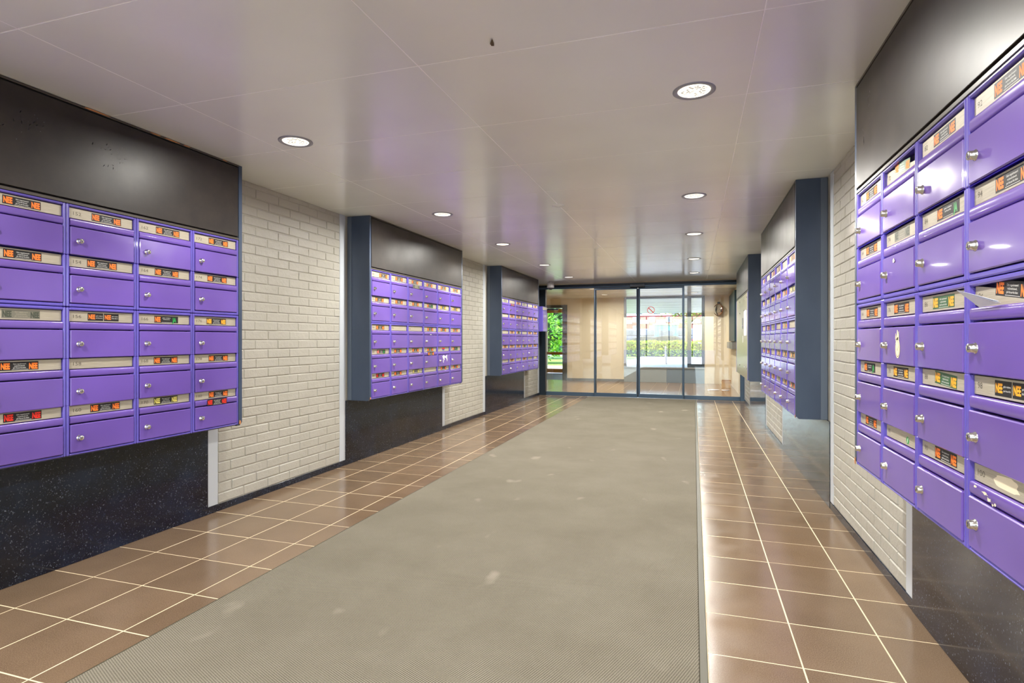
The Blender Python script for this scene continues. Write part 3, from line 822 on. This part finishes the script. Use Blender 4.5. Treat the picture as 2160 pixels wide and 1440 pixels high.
fr('jamb', -3.49, -3.36, -.03, .18, 0, 2.10, 'dark_frame', D4); fr('jamb', -4.7, -4.56, -.03, .18, 0, 2.10, 'dark_frame', D4); fr('lintel', -4.56, -3.49, -.03, .18, 2.02, 2.10, 'dark_frame', D4)
fr('door_closer', -3.95, -3.62, -.02, .04, 1.96, 2.00, 'sensor', D4)
W1 = empty('window_1', (0, BACKY, 0), label='low silled window of the inner lobby looking onto the street', kind='structure')
fr('spandrel_panel', -1.80, -.69, 0, .1, 0, .38, 'grey_panel', W1); fr('spandrel_panel', -.685, .26, 0, .1, 0, .38, 'grey_panel2', W1)
fr('sill', -1.80, .26, -.03, .12, .38, .41, 'ring', W1)
fr('jamb', -1.80, -1.74, -.01, .1, .41, CEIL, 'ring', W1); fr('mullion', -.17, -.07, -.02, .1, .41, CEIL, 'win_frame', W1); fr('jamb', .19, .26, -.02, .1, .41, CEIL, 'win_frame', W1)
fr('bottom_frame', -.07, .19, -.02, .1, .41, .50, 'win_frame', W1); fr('top_frame', -1.74, .19, -.01, .1, CEIL-.05, CEIL, 'win_frame', W1)
fr('pane', -1.74, -.17, .04, .046, .41, CEIL-.05, 'glass2', W1, 0); fr('pane', -.07, .19, .04, .046, .50, CEIL-.05, 'glass2', W1, 0)
# passage to the yellow door
mb = MB(); mb.box(-6.2, -3.3, BACKY+.2, 18.7, -.1, -.002, 'mat_grey'); tag(build('floor_passage', mb), 'grey mat outside the open doorway', kind='structure')
D5 = empty('door_5', (0, 18.5, 0), label='yellow framed glazed outer door', kind='structure')
fr('top_rail', -5.6, -3.6, 0, .06, 2.03, 2.16, 'yellow', D5); fr('middle_rail', -5.6, -3.6, 0, .06, .63, .72, 'yellow', D5); fr('bottom_rail', -5.6, -3.6, 0, .06, .03, .16, 'yellow', D5)
fr('stile', -5.68, -5.6, 0, .06, 0, 2.16, 'yellow', D5); fr('stile', -3.68, -3.6, 0, .06, 0, 2.16, 'yellow', D5)
fr('pane', -5.6, -3.68, .02, .026, .16, .63, 'glass2', D5, 0); fr('pane', -5.6, -3.68, .02, .026, .72, 2.03, 'glass2', D5, 0)
# things in the inner lobby, right
mb = MB(); mb.box(RW-.05, RW, 13.2, 15.2, 1.10, 2.22, 'teal', .004); tag(build('notice_board', mb), 'dark teal board on the right wall behind the glass doors', 'board')
mb = MB(); mb.box(RW-.10, RW, 13.2, 15.2, .93, 1.08, 'grey', .004); tag(build('wall_shelf', mb), 'grey ledge under the teal board behind the glass doors', 'shelf')
root = empty('convex_mirror', (.60, BACKY-.06, 1.90), label='small round convex mirror with orange brown rim on the inner lobby back wall', cat='mirror')
R = Matrix.Rotation(-.75, 4, 'Z') @ Matrix.Rotation(PI/2, 4, 'X')
mb = MB(); mb.lathe([(.140, .0), (.148, .012), (.150, .03), (.140, .034)], 'orange_rim', 24, R); build('rim', mb, root)
mb = MB(); mb.lathe([(.141, .025), (.11, .042), (.06, .055), (.0001, .060)], 'mirror', 24, R); build('mirror_face', mb, root)
mb = MB(); mb.box(-.03, .03, -.02, .06, .15, .20, 'sensor', .004); mb.box(-.008, .008, -.01, .01, .10, .16, 'sensor'); build('bracket', mb, root)
mb = MB(); mb.box(0, .20, 0, .16, 0, .16, 'cardboard', .004); mb.add([(0, 0, .16), (.2, 0, .16), (.2, -.07, .20), (0, -.07, .20)], [(0, 1, 2, 3), (3, 2, 1, 0)], 'cardboard')
tag(build('cardboard_box', mb, None, (.62, 14.2, 0), fix=False), 'small open cardboard box on the floor behind the glass doors', 'box')
mb = MB(); mb.add([(0, 0, .004), (.24, .05, .012), (.26, .17, .006), (.10, .14, .018), (-.02, .10, .004)], [(0, 1, 2, 3, 4)], 'paper'); mb.add([(.30, 0, .004), (.46, .04, .01), (.44, .16, .004), (.28, .10, .014)], [(0, 1, 2, 3)], 'paper')
tag(build('leaflets', mb, None, (.30, 13.5, 0), fix=False), 'crumpled white leaflets lying on the floor behind the glass doors', 'paper')

# ------------------------------------------------------------------ rear end of the room, behind the viewer
W2 = empty('window_2', (0, REAR, 0), label='glazed entrance front behind the viewer', kind='structure')
fr('header', LW-.2, RW+.2, -.06, .04, 2.12, CEIL+.1, 'alu', W2); fr('bottom_rail', LW, RW, -.06, .04, 0, .08, 'alu', W2)
for x in (LW, -2.02, -1.06, -.10, RW-.05): fr('post', x, x+.05, -.05, .03, .08, 2.12, 'alu', W2)
fr('pane', LW, RW, -.014, -.008, .08, 2.12, 'glass2', W2, 0)

# ------------------------------------------------------------------ outdoors
def ground(name, x0, x1, y0, y1, z, k, lab):
    mb = MB(); mb.box(x0, x1, y0, y1, z-.1, z, k); return tag(build(name, mb), lab, kind='structure')
ground('pavement', -3.3, 30, BACKY+.2, 39, -.004, 'pave', 'pale paving outside the lobby window')
ground('road', -80, 120, 39.0001, 60, -.03, 'asphalt', 'parking street beyond the hedge')
ground('lawn', -40, -3.3001, 18.7, 39, -.012, 'lawn', 'sunny lawn and path outside the yellow door')
ground('pavement_front', -30, 30, -40, REAR-.06, -.02, 'pave', 'paving in front of the entrance behind the viewer')
mb = MB(); mb.box(-12, -3.3001, 18.72, 24.0, -.02, -.004, 'pave'); tag(build('garden_path', mb), 'pale path outside the yellow door', kind='structure')
ground('quay', -150, 200, 60.001, 400, -.05, 'asphalt', 'quay beyond the street')
mb = MB(); mb.box(-4.95, 12, REAR, 25.4, 2.6, 12, 'redbrick'); mb.box(1.3, 12, REAR, 25.0, 0, 2.6, 'redbrick')
tag(build('building_shell', mb), 'the apartment block above and beside the lobby', kind='structure')

def leaves(mb, pts, size, k):
    for p in pts:
        a, b2, c = random.uniform(0, 6.3), random.uniform(-1.2, 1.2), random.uniform(0, 6.3)
        T = Matrix.Translation(p) @ Matrix.Rotation(a, 4, 'Z') @ Matrix.Rotation(b2, 4, 'X') @ Matrix.Rotation(c, 4, 'Z')
        s = size*random.uniform(.7, 1.3)
        mb.add([(-s, 0, 0), (0, -s*.5, s*.1), (s, 0, 0), (0, s*.5, s*.1)], [(0, 1, 2, 3)], k, False, T)
def shrub(cx, cy, r, h, n, k, label, name='shrub', size=.07, cat='shrub', grp=None):
    root = empty(name, (cx, cy, 0), label=label, cat=cat, group=grp)
    mb = MB(); pts = []
    for i in range(n):
        u = Vector((random.gauss(0, 1), random.gauss(0, 1), random.gauss(0, 1))).normalized()
        q = random.uniform(.72, 1.05) + .18*noise.noise(u*2.2+Vector((cx, cy, 0)))
        pts.append(Vector((u.x*r*q, u.y*r*q, h*.52+u.z*h*.5*q)))
    leaves(mb, [p for p in pts if p.z > .02], size, k)
    build('foliage', mb, root, fix=False)
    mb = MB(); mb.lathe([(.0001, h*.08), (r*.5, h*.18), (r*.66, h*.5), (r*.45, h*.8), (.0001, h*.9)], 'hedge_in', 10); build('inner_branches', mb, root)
    return root
# hedge: stuff
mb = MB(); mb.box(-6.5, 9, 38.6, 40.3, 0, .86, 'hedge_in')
pts = []
for i in range(9000):
    x = random.uniform(-6.6, 9.1); t = random.random()
    hh = .97+.10*noise.noise(Vector((x*1.3, 0, 0)))+.05*noise.noise(Vector((x*5, 3, 0)))
    if t < .55: pts.append(Vector((x, 38.5+random.uniform(-.08, .12), random.uniform(.03, hh))))
    else: pts.append(Vector((x, random.uniform(38.5, 40.4), hh+random.uniform(-.08, .06))))
leaves(mb, pts, .085, 'hedge')
o = build('hedge', mb, fix=False); tag(o, 'clipped yellow green hedge beyond the pavement outside', 'hedge', kind='stuff')
shrub(-7.4, 26.5, 1.5, 2.6, 1500, 'bush', 'bright rounded green bush seen through the yellow door', size=.11)
shrub(-4.95, 27.8, .95, 1.9, 1300, 'bush', 'lower light green bush beside the lawn outside the yellow door', size=.10)
shrub(-10.8, 27.5, 1.7, 2.1, 1300, 'bush2', 'darker green bush at the edge of the garden', size=.11)
shrub(-8.3, 33, 2.1, 5.6, 2600, 'bush2', 'tall dark green shrub towering behind the garden bushes', size=.15)
shrub(-12.7, 34, 1.9, 4.9, 2200, 'bush', 'tall bright green shrub rising at the back of the garden', size=.15)
shrub(-17, 33.5, 2.1, 5.2, 2200, 'bush', 'tall broad green shrub on the far side of the garden', size=.15)
def tree(x, y, h, r, tr, n, label):
    root = empty('tree', (x, y, 0), label=label, cat='tree')
    mb = MB(); vs = []; prof = [(tr*1.35, 0), (tr, .4), (tr*.85, h*.5), (tr*.5, h*.8)]
    mb.lathe(prof, 'bark', 10)
    for i in range(5):
        a = i*1.26; T = Matrix.Translation((0, 0, h*.5)) @ Matrix.Rotation(a, 4, 'Z') @ Matrix.Rotation(.8, 4, 'Y')
        mb.lathe([(tr*.4, 0), (tr*.15, r*.9)], 'bark', 6, T)
    build('trunk', mb, root)
    mb = MB(); pts = []
    for i in range(n):
        u = Vector((random.gauss(0, 1), random.gauss(0, 1), random.gauss(0, .8))).normalized()*random.uniform(.35, 1)
        if noise.noise(u*2.4+Vector((x, 0, 0))) < -.12: continue
        pts.append(Vector((u.x*r, u.y*r, h*.86+u.z*r*.85)))
    leaves(mb, pts, .13, 'treeleaf'); build('crown', mb, root, fix=False)
tree(-.42, 41.6, 4.3, 2.2, .20, 1500, 'leafy street tree with brown trunk in front of the white van')
tree(4.8, 42.0, 4.0, 2.2, .18, 1500, 'leafy street tree behind the white van')
# bollard
root = empty('bollard', (-1.25, 27.2, 0), label='slim grey bollard standing on the pavement outside the window', cat='bollard')
mb = MB(); mb.lathe([(.075, 0), (.07, .03), (.042, .035), (.042, .74)], 'grey', 12); build('post', mb, root)
mb = MB(); mb.lathe([(.044, .74), (.044, .78), (.03, .81), (.0001, .82)], 'ring', 12); build('cap', mb, root)
# cars
def car(x, y, rz, label, grp='silver cars parked in the street'):
    root = empty('car', (x, y, 0), rz, label=label, cat='car', group=grp)
    pr = [(-2.1, .28), (-2.12, .66), (-1.95, .80), (-1.1, .92), (-.55, 1.30), (.2, 1.42), (1.0, 1.38), (1.65, 1.02), (2.08, .94), (2.14, .55), (2.08, .28)]
    mb = MB(); mb.prism(pr, -.85, .85, 'car', axis=1); build('body', mb, root)
    gl = [(-1.0, .93), (-.52, 1.25), (.2, 1.35), (.92, 1.31), (1.5, 1.0)]
    mb = MB(); mb.prism(gl, -.862, .862, 'car_glass', axis=1); mb.prism([(-1.12, .93), (-.58, 1.29), (-.62, 1.31), (-1.17, .95)], -.75, .75, 'car_glass', axis=1); build('windows', mb, root)
    for wx in (-1.32, 1.3):
        for wy in (-.86, .72):
            mb = MB(); mb.lathe([(.0001, 0), (.2, 0), (.31, .01), (.32, .05), (.32, .11), (.31, .14), (.0001, .14)], 'tyre', 16, Matrix.Translation((wx, wy+.14, .32)) @ Matrix.Rotation(PI/2, 4, 'X')); build('wheel', mb, root)
    return root
car(-6.9, 43.4, .08, 'silver car farthest left behind the hedge')
car(-2.3, 43.6, .1, 'silver hatchback beside the parked white van')
car(-4.2, 48.6, .15, 'silver car parked behind two others in the street')
root = empty('van', (2.5, 46.4, 0), label='white box van parked beyond the hedge', cat='van')
mb = MB(); mb.box(-2.6, 3.4, -1, 1, .35, 2.25, 'car_white', .06); mb.prism([(3.4, .35), (4.6, .4), (4.6, 1.0), (4.1, 1.1), (3.7, 1.9), (3.4, 2.0)], -.95, .95, 'car_white', axis=1); build('body', mb, root)
for wx in (-1.6, 3.7):
    mb = MB(); mb.lathe([(.0001, 0), (.36, 0), (.38, .06), (.36, .2), (.0001, .2)], 'tyre', 16, Matrix.Translation((wx, -.86, .38)) @ Matrix.Rotation(PI/2, 4, 'X')); build('wheel', mb, root)
mb = MB(); mb.box(-2.64, -2.58, -.95, -.75, .8, 1.15, 'tail', .01); build('tail_light', mb, root)
root = empty('kiosk', (-2.6, 58, 0), label='small green kiosk on the quay', cat='kiosk')
mb = MB(); mb.box(-1.1, 1.1, -1, 1, 0, 2.5, 'kiosk', .04); build('cabin', mb, root)
mb = MB(); mb.box(-1.25, 1.25, -1.15, 1.15, 2.5, 2.65, 'boat2', .03); build('roof', mb, root)
mb = MB(); mb.box(-.7, .7, -1.02, -.99, 1.2, 2.0, 'pane_dark'); build('window', mb, root)
root = empty('houseboat', (-6, 66, 0), label='long blue grey houseboat moored along the quay', cat='boat')
mb = MB(); mb.box(-24, 24, -2, 2, 0, 1.5, 'boat', .2); build('hull', mb, root)
mb = MB(); mb.box(-22, 22, -1.7, 1.7, 1.5, 2.3, 'boat2', .1); build('deckhouse', mb, root)
for i in range(14):
    mb = MB(); mb.box(-20+i*3, -18.4+i*3, -1.73, -1.69, 1.65, 2.1, 'pane_dark'); build('window', mb, root)
# apartment row far behind
root = empty('apartment_building', (-10, 150, 0), label='long red brick apartment building with white balconies across the water', cat='building')
mb = MB(); mb.box(-60, 60, 0, 12, 0, 7.2, 'redbrick'); build('facade', mb, root)
mb = MB(); mb.box(-56, 22, 1.5, 12, 7.2, 9.2, 'roof_white'); mb.box(9, 13, .5, 6, 7.2, 11, 'redbrick'); build('roof', mb, root)
for fl_ in range(3):
    for i in range(28):
        x = -58+i*4.2
        mb = MB(); mb.box(x, x+2.3, -.9, 0, .5+fl_*2.3, 1.5+fl_*2.3, 'balcony'); build('balcony', mb, root)
        mb = MB(); mb.box(x+2.6, x+3.7, -.08, 0, 1.0+fl_*2.3, 2.2+fl_*2.3, 'pane_dark'); mb.box(x+2.45, x+3.85, -.05, 0, .9+fl_*2.3, 2.3+fl_*2.3, 'balcony'); build('window', mb, root)
for i in range(16):
    x = -54+i*4.5
    mb = MB(); mb.box(x, x+1.6, 1.4, 1.5, 7.7, 8.6, 'pane_dark'); build('window', mb, root)
